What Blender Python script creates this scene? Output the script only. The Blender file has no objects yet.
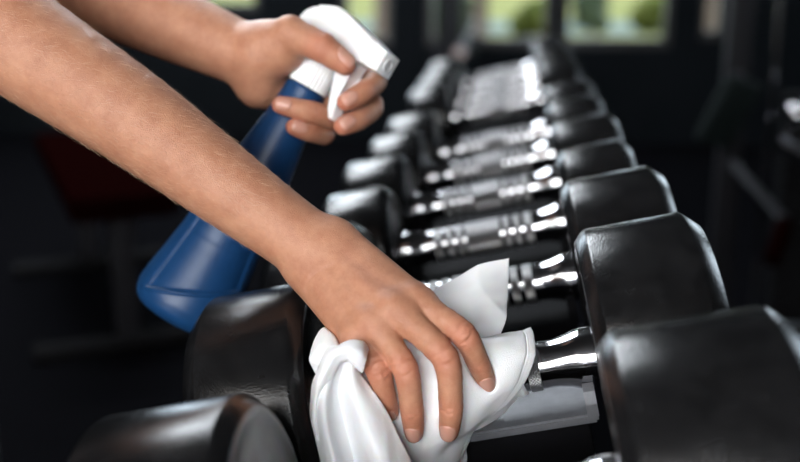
import bpy, bmesh, math, random
import numpy as np
from mathutils import Vector, Matrix
from mathutils.bvhtree import BVHTree

random.seed(7)
rng = np.random.default_rng(7)
SC = bpy.context.scene
COL = SC.collection

# ------------------------------------------------------------------ camera
FPX = 1044.0
PSI, PHI = math.radians(5.55), math.radians(14.8)
CAM = np.array([0.0252, -0.6242, 1.0624])
W_ = np.array([-math.sin(PSI)*math.cos(PHI), math.cos(PSI)*math.cos(PHI), -math.sin(PHI)])
R_ = np.array([math.cos(PSI), math.sin(PSI), 0.0])
U_ = np.cross(R_, W_)

cam = bpy.data.cameras.new('camera')
cam.sensor_width = 36.0
cam.lens = FPX/800*36
cam.clip_start = 0.02
cam.dof.use_dof = True
cam.dof.focus_distance = 0.635
cam.dof.aperture_fstop = 3.7
camo = bpy.data.objects.new('camera', cam)
camo.location = CAM
camo.rotation_euler = (math.pi/2-PHI, 0, PSI)
COL.objects.link(camo)
SC.camera = camo


def at(u, v, z):
    """scene point seen at (u, v) at distance z along the view axis"""
    return CAM + z*(W_ + R_*((u-400)/FPX) + U_*((231-v)/FPX))


# ------------------------------------------------------------------ light
SC.view_settings.view_transform = 'Standard'
SC.view_settings.look = 'None'
SC.view_settings.gamma = 1.0
SC.view_settings.use_curve_mapping = False
SC.view_settings.exposure = 0.0

world = bpy.data.worlds.new('sky')
SC.world = world
world.use_nodes = True
bg = world.node_tree.nodes['Background']
bg.inputs['Color'].default_value = (0.75, 0.88, 1.0, 1)
bg.inputs['Strength'].default_value = 7.0


def area(name, loc, target, size, size_y, power, col):
    l = bpy.data.lights.new(name, 'AREA')
    l.shape = 'RECTANGLE'
    l.size, l.size_y = size, size_y
    l.energy = power
    l.color = col
    o = bpy.data.objects.new(name, l)
    o.location = loc
    o.rotation_euler = (Vector(target)-Vector(loc)).to_track_quat('-Z', 'Y').to_euler()
    COL.objects.link(o)
    return o


# ceiling lights, and a key light added behind the camera with a made-up window
area('front_key_light', (-.95, -3.3, 1.9), (0, 0, .9), 3.1, 1.5, 158, (1.0, .94, .88))
for k_, y_ in enumerate((1.75, 3.05, 4.35)):
    area('ceiling_panel_light_back', (-1.4, y_, 2.93), (-1.3, y_, 0), 0.55, 1.15, 62, (.88, .94, 1.0))
portal = area('back_window_portal', (-2.05, 5.45, 1.62), (-2.05, 0, 1.62), 1.3, 1.76, 1, (1, 1, 1))
portal.data.cycles.is_portal = True
portal = area('side_window_portal', (2.95, 3.3, 1.75), (0, 3.3, 1.75), 2.4, 1.4, 1, (1, 1, 1))
portal.data.cycles.is_portal = True


# ------------------------------------------------------------------ helpers
def tag(o, label=None, cat=None, group=None, kind=None):
    if label: o['label'] = label
    if cat: o['category'] = cat
    if group: o['group'] = group
    if kind: o['kind'] = kind
    return o


def empty(name, loc=(0, 0, 0), **k):
    o = bpy.data.objects.new(name, None)
    o.location = loc
    o.empty_display_size = .05
    COL.objects.link(o)
    return tag(o, **k)


def link(name, me, mat=None, parent=None, smooth=False, **k):
    o = bpy.data.objects.new(name, me)
    if mat is not None:
        me.materials.append(mat)
    if smooth:
        me.polygons.foreach_set('use_smooth', [True]*len(me.polygons))
    COL.objects.link(o)
    if parent is not None:
        o.parent = parent
    return tag(o, **k)


def bm_mesh(bm, name):
    me = bpy.data.meshes.new(name)
    bmesh.ops.recalc_face_normals(bm, faces=bm.faces)
    bm.to_mesh(me)
    bm.free()
    return me


def sharp(me, deg=35):
    me.set_sharp_from_angle(angle=math.radians(deg))
    return me


def box_mesh(name, x0, x1, y0, y1, z0, z1, bev=0.0, seg=2):
    bm = bmesh.new()
    bmesh.ops.create_cube(bm, size=1)
    for v in bm.verts:
        v.co = ((x0+x1)/2+v.co.x*(x1-x0), (y0+y1)/2+v.co.y*(y1-y0), (z0+z1)/2+v.co.z*(z1-z0))
    if bev:
        bmesh.ops.bevel(bm, geom=list(bm.edges), offset=bev, segments=seg, affect='EDGES', profile=.6)
    return bm_mesh(bm, name)


def box(name, b, mat, parent=None, bev=0.0, **k):
    me = box_mesh(name, *b, bev=bev)
    o = link(name, me, mat, parent, smooth=bev > 0, **k)
    if bev:
        sharp(me, 30)
    return o


def lathe_mesh(name, prof, n=48, axis='X', cap=True, ell=1.0):
    """prof: list of (t, r) along the axis"""
    vs, fs = [], []
    for t, r in prof:
        for j in range(n):
            a = 2*math.pi*j/n
            c, s = r*math.cos(a), r*math.sin(a)*ell
            vs.append((t, c, s) if axis == 'X' else (c, s, t))
    m = len(prof)
    for i in range(m-1):
        for j in range(n):
            fs.append((i*n+j, i*n+(j+1) % n, (i+1)*n+(j+1) % n, (i+1)*n+j))
    if cap:
        fs.append(tuple(range(n)))
        fs.append(tuple(range((m-1)*n, m*n)))
    bm = bmesh.new()
    bv = [bm.verts.new(v) for v in vs]
    for f in fs:
        bm.faces.new([bv[i] for i in f])
    return bm_mesh(bm, name)


def tube_mesh(name, pts, r, n=10):
    """round bar along a polyline"""
    pts = [Vector(p) for p in pts]
    bm = bmesh.new()
    rings = []
    up = Vector((.31, .17, .93))
    for i, p in enumerate(pts):
        d = (pts[min(i+1, len(pts)-1)]-pts[max(i-1, 0)]).normalized()
        a = d.cross(up).normalized()
        b = d.cross(a).normalized()
        rr = r[i] if hasattr(r, '__len__') else r
        rings.append([bm.verts.new(p+(a*math.cos(2*math.pi*j/n)+b*math.sin(2*math.pi*j/n))*rr) for j in range(n)])
    for A, B in zip(rings, rings[1:]):
        for j in range(n):
            bm.faces.new((A[j], A[(j+1) % n], B[(j+1) % n], B[j]))
    bm.faces.new(rings[0])
    bm.faces.new(rings[-1])
    return bm_mesh(bm, name)


def tube(name, pts, r, mat, parent=None, n=10, **k):
    me = tube_mesh(name, pts, r, n)
    o = link(name, me, mat, parent, smooth=True, **k)
    sharp(me, 50)
    return o


# ------------------------------------------------------------------ materials
def mat(name, col, rough=.5, metal=0.0, spec=.5, noise=None, bump=None, **inp):
    """noise=(scale, amount, second colour); bump=(scale, strength, distance)"""
    m = bpy.data.materials.new(name)
    m.use_nodes = True
    nt = m.node_tree
    b = nt.nodes['Principled BSDF']
    b.inputs['Base Color'].default_value = (*col, 1)
    b.inputs['Roughness'].default_value = rough
    b.inputs['Metallic'].default_value = metal
    b.inputs['Specular IOR Level'].default_value = spec
    for kk, vv in inp.items():
        b.inputs[kk.replace('_', ' ')].default_value = vv
    tc = nt.nodes.new('ShaderNodeTexCoord')
    if noise:
        n = nt.nodes.new('ShaderNodeTexNoise')
        n.inputs['Scale'].default_value = noise[0]
        n.inputs['Detail'].default_value = 6
        n.inputs['Roughness'].default_value = .65
        nt.links.new(tc.outputs['Object'], n.inputs['Vector'])
        mx = nt.nodes.new('ShaderNodeMix')
        mx.data_type = 'RGBA'
        mx.inputs['A'].default_value = (*col, 1)
        mx.inputs['B'].default_value = (*noise[2], 1)
        rp = nt.nodes.new('ShaderNodeMapRange')
        rp.inputs['From Min'].default_value = .35
        rp.inputs['From Max'].default_value = .75
        rp.inputs['To Max'].default_value = noise[1]
        nt.links.new(n.outputs['Fac'], rp.inputs['Value'])
        nt.links.new(rp.outputs['Result'], mx.inputs['Factor'])
        nt.links.new(mx.outputs['Result'], b.inputs['Base Color'])
    if bump:
        n2 = nt.nodes.new('ShaderNodeTexNoise')
        n2.inputs['Scale'].default_value = bump[0]
        n2.inputs['Detail'].default_value = 5
        nt.links.new(tc.outputs['Object'], n2.inputs['Vector'])
        bp = nt.nodes.new('ShaderNodeBump')
        bp.inputs['Strength'].default_value = bump[1]
        bp.inputs['Distance'].default_value = bump[2]
        nt.links.new(n2.outputs['Fac'], bp.inputs['Height'])
        nt.links.new(bp.outputs['Normal'], b.inputs['Normal'])
    return m


def knurl_mat():
    m = mat('knurled_steel', (.50, .50, .51), .34, 1.0)
    nt = m.node_tree
    b = nt.nodes['Principled BSDF']
    tc = nt.nodes.new('ShaderNodeTexCoord')
    sep = nt.nodes.new('ShaderNodeSeparateXYZ')
    nt.links.new(tc.outputs['Object'], sep.inputs[0])
    at2 = nt.nodes.new('ShaderNodeMath'); at2.operation = 'ARCTAN2'
    nt.links.new(sep.outputs['Y'], at2.inputs[0]); nt.links.new(sep.outputs['Z'], at2.inputs[1])
    outs = []
    for sgn in (1, -1):
        a = nt.nodes.new('ShaderNodeMath'); a.operation = 'MULTIPLY'; a.inputs[1].default_value = 42*sgn
        nt.links.new(at2.outputs[0], a.inputs[0])
        x = nt.nodes.new('ShaderNodeMath'); x.operation = 'MULTIPLY_ADD'; x.inputs[1].default_value = 3000
        nt.links.new(sep.outputs['X'], x.inputs[0]); nt.links.new(a.outputs[0], x.inputs[2])
        s = nt.nodes.new('ShaderNodeMath'); s.operation = 'SINE'
        nt.links.new(x.outputs[0], s.inputs[0])
        outs.append(s)
    ad = nt.nodes.new('ShaderNodeMath'); ad.operation = 'ADD'
    nt.links.new(outs[0].outputs[0], ad.inputs[0]); nt.links.new(outs[1].outputs[0], ad.inputs[1])
    bp = nt.nodes.new('ShaderNodeBump'); bp.inputs['Strength'].default_value = .5; bp.inputs['Distance'].default_value = .0006
    nt.links.new(ad.outputs[0], bp.inputs['Height']); nt.links.new(bp.outputs['Normal'], b.inputs['Normal'])
    return m


M = {}
M['rubber'] = mat('black_rubber', (.005, .005, .0055), .27, spec=.38, noise=(60, .7, (.016, .016, .017)), bump=(700, .35, .0005))
_nt = M['rubber'].node_tree
_n = _nt.nodes.new('ShaderNodeTexNoise'); _n.inputs['Scale'].default_value = 34; _n.inputs['Detail'].default_value = 10; _n.inputs['Roughness'].default_value = .72
_r = _nt.nodes.new('ShaderNodeMapRange'); _r.inputs['From Min'].default_value = .35; _r.inputs['From Max'].default_value = .68
_r.inputs['To Min'].default_value = .17; _r.inputs['To Max'].default_value = .28
_c = _nt.nodes.new('ShaderNodeTexCoord')
_nt.links.new(_c.outputs['Object'], _n.inputs['Vector']); _nt.links.new(_n.outputs['Fac'], _r.inputs['Value'])
_nt.links.new(_r.outputs['Result'], _nt.nodes['Principled BSDF'].inputs['Roughness'])
M['chrome'] = mat('chrome_steel', (.50, .50, .52), .12, 1.0, noise=(300, .3, (.45, .45, .47)))
M['knurl'] = knurl_mat()
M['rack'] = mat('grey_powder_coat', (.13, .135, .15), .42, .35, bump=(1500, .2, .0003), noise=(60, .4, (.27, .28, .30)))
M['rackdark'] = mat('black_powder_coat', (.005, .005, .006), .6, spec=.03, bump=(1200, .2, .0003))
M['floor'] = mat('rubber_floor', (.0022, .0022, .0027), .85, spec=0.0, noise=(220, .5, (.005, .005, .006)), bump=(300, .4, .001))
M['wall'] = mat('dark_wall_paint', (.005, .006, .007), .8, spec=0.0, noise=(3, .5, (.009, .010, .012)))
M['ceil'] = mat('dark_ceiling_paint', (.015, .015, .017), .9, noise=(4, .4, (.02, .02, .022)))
M['frame'] = mat('black_window_frame', (.008, .008, .009), .4, noise=(30, .3, (.012, .012, .013)))
M['blue'] = mat('blue_plastic', (.006, .038, .116), .38, spec=.34, noise=(9, .3, (.013, .066, .175)), bump=(700, .06, .0004))
M['white'] = mat('white_plastic', (.80, .80, .81), .36, noise=(20, .2, (.76, .76, .78)), Subsurface_Weight=.15, Subsurface_Scale=.004)
M['greyplastic'] = mat('grey_plastic', (.55, .55, .56), .4, noise=(40, .3, (.5, .5, .5)))

# ------------------------------------------------------------------ the room
RX0, RX1, RY0, RY1, RZ1 = -3.2, 3.0, -3.4, 5.5, 3.0
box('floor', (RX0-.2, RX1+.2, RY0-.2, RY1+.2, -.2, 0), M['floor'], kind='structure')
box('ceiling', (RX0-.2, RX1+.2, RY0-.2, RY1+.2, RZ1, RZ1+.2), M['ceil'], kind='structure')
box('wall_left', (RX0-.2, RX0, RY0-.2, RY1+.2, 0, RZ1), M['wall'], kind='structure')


def pierced_wall(name, y0, y1, holes, X0=RX0, X1=RX1, turn=False):
    """wall across X with window holes (x0, x1, z0, z1)"""
    bm = bmesh.new()
    def b(x0, x1, z0, z1):
        r = bmesh.ops.create_cube(bm, size=1)
        for v in r['verts']:
            v.co = ((x0+x1)/2+v.co.x*(x1-x0), (y0+y1)/2+v.co.y*(y1-y0), (z0+z1)/2+v.co.z*(z1-z0))
    x = X0
    for (a, c, z0, z1) in holes:
        b(x, a, 0, RZ1)
        b(a, c, 0, z0)
        b(a, c, z1, RZ1)
        x = c
    b(x, X1, 0, RZ1)
    if turn:
        for v in bm.verts:
            v.co = (v.co.y, v.co.x, v.co.z)
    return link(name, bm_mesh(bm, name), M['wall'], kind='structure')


M['glass'] = bpy.data.materials.new('window_glass')
M['glass'].use_nodes = True
_nt = M['glass'].node_tree
_g = _nt.nodes.new('ShaderNodeBsdfGlass'); _g.inputs['IOR'].default_value = 1.0; _g.inputs['Roughness'].default_value = 0
_t = _nt.nodes.new('ShaderNodeBsdfTransparent')
_gl = _nt.nodes.new('ShaderNodeBsdfGlossy'); _gl.inputs['Roughness'].default_value = .02
_mx = _nt.nodes.new('ShaderNodeMixShader'); _mx.inputs[0].default_value = .06
_nt.links.new(_t.outputs[0], _mx.inputs[1]); _nt.links.new(_gl.outputs[0], _mx.inputs[2])
_nt.links.new(_mx.outputs[0], _nt.nodes['Material Output'].inputs['Surface'])


def window(n, hole, y0, y1, bars):
    x0, x1, z0, z1 = hole
    y = (y0+y1)/2
    w = empty('window_%d' % n, (0, 0, 0), kind='structure')
    for b_ in ((x0, x0+.04, z0, z1), (x1-.04, x1, z0, z1), (x0+.04, x1-.04, z0, z0+.05), (x0+.04, x1-.04, z1-.05, z1)):
        box('frame', (b_[0], b_[1], y-.03, y+.03, b_[2], b_[3]), M['frame'], w)
    box('pane', (x0+.04, x1-.04, y-.004, y+.004, z0+.05, z1-.05), M['glass'], w)
    for i in range(1, bars):
        xx = x0+(x1-x0)*i/bars
        box('mullion', (xx-.015, xx+.015, y-.02, y-.005, z0+.05, z1-.05), M['frame'], w)
    return w


back_holes = [(-2.7, -1.4, .74, 2.5), (-.92, -.62, .55, 1.3), (-.42, .30, .55, 1.3), (.36, .98, .55, 1.3), (1.13, 1.28, .6, 1.3), (1.98, 2.8, .6, 2.0)]
pierced_wall('wall_back', RY1, RY1+.2, back_holes)
for i, h in enumerate(back_holes):
    window(i+1, h, RY1+.02, RY1+.14, 2 if h[1]-h[0] > .9 else 1)
front_hole = [(-2.55, .65, 1.1, 2.7)]  # unseen window, added to go with the front key light
pierced_wall('wall_front', RY0-.2, RY0, front_hole)
window(7, front_hole[0], RY0-.16, RY0-.04, 4)
side_hole = [(2.1, 4.5, 1.05, 2.45)]
pierced_wall('wall_right', RX1, RX1+.2, side_hole, RY0-.2, RY1+.2, True)
sw = window(8, (-4.5, -2.1, 1.05, 2.45), RX1+.02, RX1+.14, 4)
sw.rotation_euler = (0, 0, -math.pi/2)

# outside: lawn and trees, their leaves painted in sunlit and shaded tones
M['lawn'] = mat('lawn_grass', (.105, .110, .042), .9, spec=0.0, noise=(.6, .8, (.18, .165, .075)), bump=(40, .5, .02))
M['leaf'] = mat('sun_toned_leaves', (.06, .075, .015), .8, spec=.05, noise=(2.5, .9, (.13, .13, .035)))  # sunlit look painted into the leaf colour, there is no sun lamp
M['leafdark'] = mat('shade_toned_leaves', (.02, .035, .012), .8, noise=(2.0, .8, (.07, .085, .03)))  # darker copy of the leaves, shade painted into the colour
M['bark'] = mat('tree_bark', (.09, .06, .04), .9, noise=(12, .6, (.15, .11, .08)), bump=(30, .6, .02))
box('ground', (-14, 14, RY1+.2, 95, -.35, -.15), M['lawn'], kind='structure')


def tree(x, y, h, r, leaf, label):
    t = empty('garden_tree', (x, y, -.15), label=label, cat='tree', group='trees outside the windows')
    tube('trunk', [(0, 0, 0), (.03, .02, h*.25), (-.02, .03, h*.55)], (.12, .09, .06), M['bark'], t)
    rs = np.random.default_rng(int(abs(x*31+y*17))+3)
    bm = bmesh.new()
    for k in range(14):
        a, rr = rs.uniform(0, 6.28), r*math.sqrt(rs.uniform(0, .6))
        zz = h*rs.uniform(.38, .95)
        c = Vector((math.cos(a)*rr, math.sin(a)*rr, zz))
        g = bmesh.ops.create_icosphere(bm, subdivisions=3, radius=r*rs.uniform(.32, .5))
        for v in g['verts']:
            n = v.co.normalized()
            v.co = c+v.co*(1+.22*math.sin(9*n.x+k)*math.sin(8*n.y+2*k)*math.sin(7*n.z))
    link('crown', bm_mesh(bm, 'crown'), leaf, t, smooth=True)


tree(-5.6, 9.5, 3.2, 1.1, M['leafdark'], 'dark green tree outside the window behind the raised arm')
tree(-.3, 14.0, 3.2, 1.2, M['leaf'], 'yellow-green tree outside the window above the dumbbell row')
tree(2.6, 13, 3.6, 1.3, M['leaf'], 'yellow-green tree outside the window right of the row')
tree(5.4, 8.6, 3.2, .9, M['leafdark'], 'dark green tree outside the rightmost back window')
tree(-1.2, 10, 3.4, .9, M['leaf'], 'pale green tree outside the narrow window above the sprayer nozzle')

M['gravel'] = mat('pale_gravel_path', (.085, .105, .100), .9, spec=0.0, noise=(3, .6, (.12, .135, .125)))
box('path', (-14, 14, 16.5, 19.5, -.149, -.13), M['gravel'], kind='structure', label='pale gravel path')


def shrub(x, y, h, r, leaf, label):
    t = empty('garden_shrub', (x, y, -.15), label=label, cat='shrub', group='shrubs on the lawn outside')
    rs = np.random.default_rng(int(abs(x*97+y*13))+1)
    bm = bmesh.new()
    for k in range(9):
        c = Vector((rs.uniform(-.5, .5)*r, rs.uniform(-.5, .5)*r, h*rs.uniform(.35, .75)))
        g = bmesh.ops.create_icosphere(bm, subdivisions=3, radius=r*rs.uniform(.32, .5))
        for v in g['verts']:
            n = v.co.normalized()
            v.co = c+v.co*(1+.2*math.sin(11*n.x+k)*math.sin(9*n.y+2*k)*math.sin(8*n.z))
    link('foliage', bm_mesh(bm, 'foliage'), leaf, t, smooth=True)
    for k in range(3):
        tube('stem', [(0, 0, 0), (.1*math.cos(2.1*k)*r, .1*math.sin(2.1*k)*r, h*.4)], .02, M['bark'], t, n=8)


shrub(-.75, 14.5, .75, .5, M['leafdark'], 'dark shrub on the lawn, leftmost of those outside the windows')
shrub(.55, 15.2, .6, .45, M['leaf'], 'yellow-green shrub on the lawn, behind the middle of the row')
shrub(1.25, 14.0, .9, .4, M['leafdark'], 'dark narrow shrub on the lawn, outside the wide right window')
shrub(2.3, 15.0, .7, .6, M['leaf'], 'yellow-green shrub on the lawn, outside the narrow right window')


def ceiling_light(x, y, label):
    t = empty('ceiling_light', (x, y, 2.99), label=label, cat='light', group='panel lights on the ceiling')
    for b_ in ((-.32, -.29, -.62, .62), (.29, .32, -.62, .62), (-.29, .29, -.62, -.59), (-.29, .29, .59, .62)):
        box('frame', (*b_, -.05, .01), M['frame'], t)
    m = M.get('diffuser')
    if m is None:
        m = M['diffuser'] = mat('lit_diffuser', (.9, .9, .9), .6, noise=(20, .1, (.85, .85, .85)))
        m.node_tree.nodes['Principled BSDF'].inputs['Emission Color'].default_value = (.9, .95, 1, 1)
        m.node_tree.nodes['Principled BSDF'].inputs['Emission Strength'].default_value = 2.0
    box('diffuser', (-.29, .29, -.59, .59, -.035, .01), m, t)


ceiling_light(-1.4, 1.75, 'lit ceiling panel left of the dumbbell row, nearest the person')
ceiling_light(-1.4, 3.05, 'lit ceiling panel left of the dumbbell row, middle of the back three')
ceiling_light(-1.4, 4.35, 'lit ceiling panel closest to the back windows')

# ------------------------------------------------------------------ dumbbells
TH = math.radians(12.5)
STEP = .175
HZ = .80
AX = np.array([math.cos(TH), 0, math.sin(TH)])
NX = np.array([-math.sin(TH), 0, math.cos(TH)])


def head_mesh(R, T, ci=.008, co=.011):
    """rubber head, inner face at 0, outer face at T, chamfered rims"""
    def rim(p, q, n=4):
        return [tuple(np.array(p)*(1-k/n)+np.array(q)*(k/n)) for k in range(n+1)]
    pr = [(0, .0195), (0, .032), (.0015, .034), (.0015, R-ci-.006), (0, R-ci-.004), (0, R-ci)]
    pr += [(.0006, R-ci+.0010), (ci-.0012, R-.0008), (ci+.0008, R)]
    pr += [(T-co-.0008, R), (T-co+.0012, R-.0008), (T-.0006, R-co+.0012), (T, R-co-.0006), (T, R-co-.004)]
    pr += [(T-.002, R-co-.006), (T-.002, .03), (T, .028), (T, .004)]
    me = lathe_mesh('head', pr, n=96)
    return me


def band_mesh(t0, t1, r):
    return lathe_mesh('knurled_band', [(t0, r-.0015), (t0+.0008, r), (t1-.0008, r), (t1, r-.0015)], n=48)


HL = .085
HP = [(0, .0150), (.0555, .0150), (.060, .0152), (.068, .0168), (.0735, .0186), (.078, .0192), (HL+.004, .0192)]
HP = [(-t, r) for t, r in HP[::-1]] + HP[1:]
handle_me = lathe_mesh('handle', HP, n=64)
handle_me.materials.append(M['chrome'])
bands = [(-.018, .018), (.0205, .0275), (.031, .038), (.0415, .0500)]
bands += [(-b_, -a_) for a_, b_ in bands[1:]]
band_mes = []
for a_, b_ in bands:
    m_ = band_mesh(a_, b_, .0160 if a_ != -.018 else .0164)
    m_.materials.append(M['knurl'])
    m_.polygons.foreach_set('use_smooth', [True]*len(m_.polygons))
    sharp(m_, 40)
    band_mes.append(m_)
handle_me.polygons.foreach_set('use_smooth', [True]*len(handle_me.polygons))
sharp(handle_me, 40)

RAD = [.0765, .080, .075, .068, .067, .066, .066, .066, .065, .065, .064, .064]
THK = [.088, .077, .080, .069, .073, .069, .070, .070, .070, .070, .070, .070]
DX = [0.004, .005, .009, .0125, .012, .015, .019, .020, .019, .021, .022, .021]
HLS = [.085, .085, .080, .0805, .082, .081, .079, .079, .079, .079, .079, .079]
ORD = ['', '', 'second', 'third', 'fourth', 'fifth', 'sixth', 'seventh', 'eighth', 'ninth', 'tenth', 'eleventh']
LBL = ['black dumbbell nearest the camera, its blurred heads cut by the lower edge',
       'large black rubber dumbbell being wiped, its chrome handle under the white cloth']
LBL += ['black rubber dumbbell with chrome handle, first one behind the wiped dumbbell']
LBL += ['blurred black dumbbell with chrome handle, %s one behind the wiped dumbbell' % ORD[i-1 if i < 7 else i-2] for i in range(3, 12)]
LBL[11] = 'farthest blurred dumbbell, at the window end of the rack'
for i in range(12):
    if i == 7:                             # an empty place in the row
        continue
    d = empty('dumbbell', (DX[i], (i-1)*STEP, HZ), label=LBL[i], cat='dumbbell', group='dumbbells in a row on the rack')
    d.rotation_euler = (0, -TH, 0)
    hm = head_mesh(RAD[i], THK[i])
    hm.materials.append(M['rubber'])
    hm.polygons.foreach_set('use_smooth', [True]*len(hm.polygons))
    sharp(hm, 50)
    for sgn in (1, -1):
        h = link('head', hm, None, d)
        h.location = (sgn*HLS[i], 0, 0)
        h.rotation_euler = (rng.uniform(0, 6), 0, 0) if sgn > 0 else (rng.uniform(0, 6), 0, math.pi)
    o = link('handle', handle_me, None, d)
    o.scale = (HLS[i]/HL, 1, 1)
    for m_ in band_mes:
        o = link('knurled_band', m_, None, d)
        o.scale = (HLS[i]/HL, 1, 1)

# ------------------------------------------------------------------ rack
rack = empty('dumbbell_rack', (0, .9, 0), label='dark metal dumbbell rack with grey cradles under the row of dumbbells', cat='rack')
Y0, Y1 = -.45-.9, 2.15-.9


def on_axis(o):
    o.rotation_euler = (0, -TH, 0)


def cradle_mesh():
    """flat tray under a handle, with a notched lip at each end"""
    bm = bmesh.new()
    def b(x0, x1, y0, y1, z0, z1):
        r = bmesh.ops.create_cube(bm, size=1)
        for v in r['verts']:
            v.co = ((x0+x1)/2+v.co.x*(x1-x0), (y0+y1)/2+v.co.y*(y1-y0), (z0+z1)/2+v.co.z*(z1-z0))
    b(-.080, .080, -.027, .046, -.0325, -.0265)
    bmesh.ops.bevel(bm, geom=list(bm.edges), offset=.0015, segments=2, affect='EDGES')
    for s in (-1, 1):                      # lip: outline with a round notch for the handle
        x0, x1 = (.0735, .0805) if s > 0 else (-.0805, -.0735)
        rn = .0194
        out = [(-.027, -.028), (-.027, -.020), (-.025, -.012), (-.0225, -.010)]
        out += [(rn*math.sin(a), -rn*math.cos(a)) for a in [math.radians(q) for q in range(-60, 61, 12)]]
        out += [(.0225, -.010), (.025, -.012), (.027, -.020), (.027, -.028)]
        A = [bm.verts.new((x0, y, z)) for y, z in out]
        B = [bm.verts.new((x1, y, z)) for y, z in out]
        n = len(out)
        for k in range(n):
            bm.faces.new((A[k], A[(k+1) % n], B[(k+1) % n], B[k]))
        bm.faces.new(A[::-1])
        bm.faces.new(B)
    return bm_mesh(bm, 'cradle')


cr = cradle_mesh()
cr_dark = cr.copy()
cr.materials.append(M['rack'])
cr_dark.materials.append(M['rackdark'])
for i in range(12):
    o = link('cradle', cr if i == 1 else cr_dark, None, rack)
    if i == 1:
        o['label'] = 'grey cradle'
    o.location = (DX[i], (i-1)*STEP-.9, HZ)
    o.scale = (HLS[i]/HL, 1, 1)
    on_axis(o)
    o = box('cradle_block', (-.074, .074, -.021, .021, -.0600, -.0330), M['rackdark'], rack, bev=.002)
    o.location = (DX[i], (i-1)*STEP-.9, HZ)
    on_axis(o)
for xx in (-.034, .050):
    zc = HZ+xx*math.tan(TH)
    o = box('rail', (-.016, .016, Y0, Y1, -.1005, -.0605), M['rackdark'], rack, bev=.004)
    o.location = (xx*math.cos(TH), 0, HZ+xx*math.sin(TH))
    on_axis(o)
for yy in (Y0+.04, Y1-.04):
    box('upright', (-.04, .04, yy-.035, yy+.035, .06, HZ-.112), M['rackdark'], rack, bev=.005)
    box('foot', (-.34, .34, yy-.035, yy+.035, 0, .06), M['rackdark'], rack, bev=.005)
    o = box('crossbar', (-.085, .085, yy-.03, yy+.03, -.126, -.101), M['rackdark'], rack, bev=.003)
    o.location = (0, 0, HZ)
    on_axis(o)
box('stretcher', (-.025, .025, Y0+.08, Y1-.08, .30, .36), M['rackdark'], rack, bev=.004)

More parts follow.
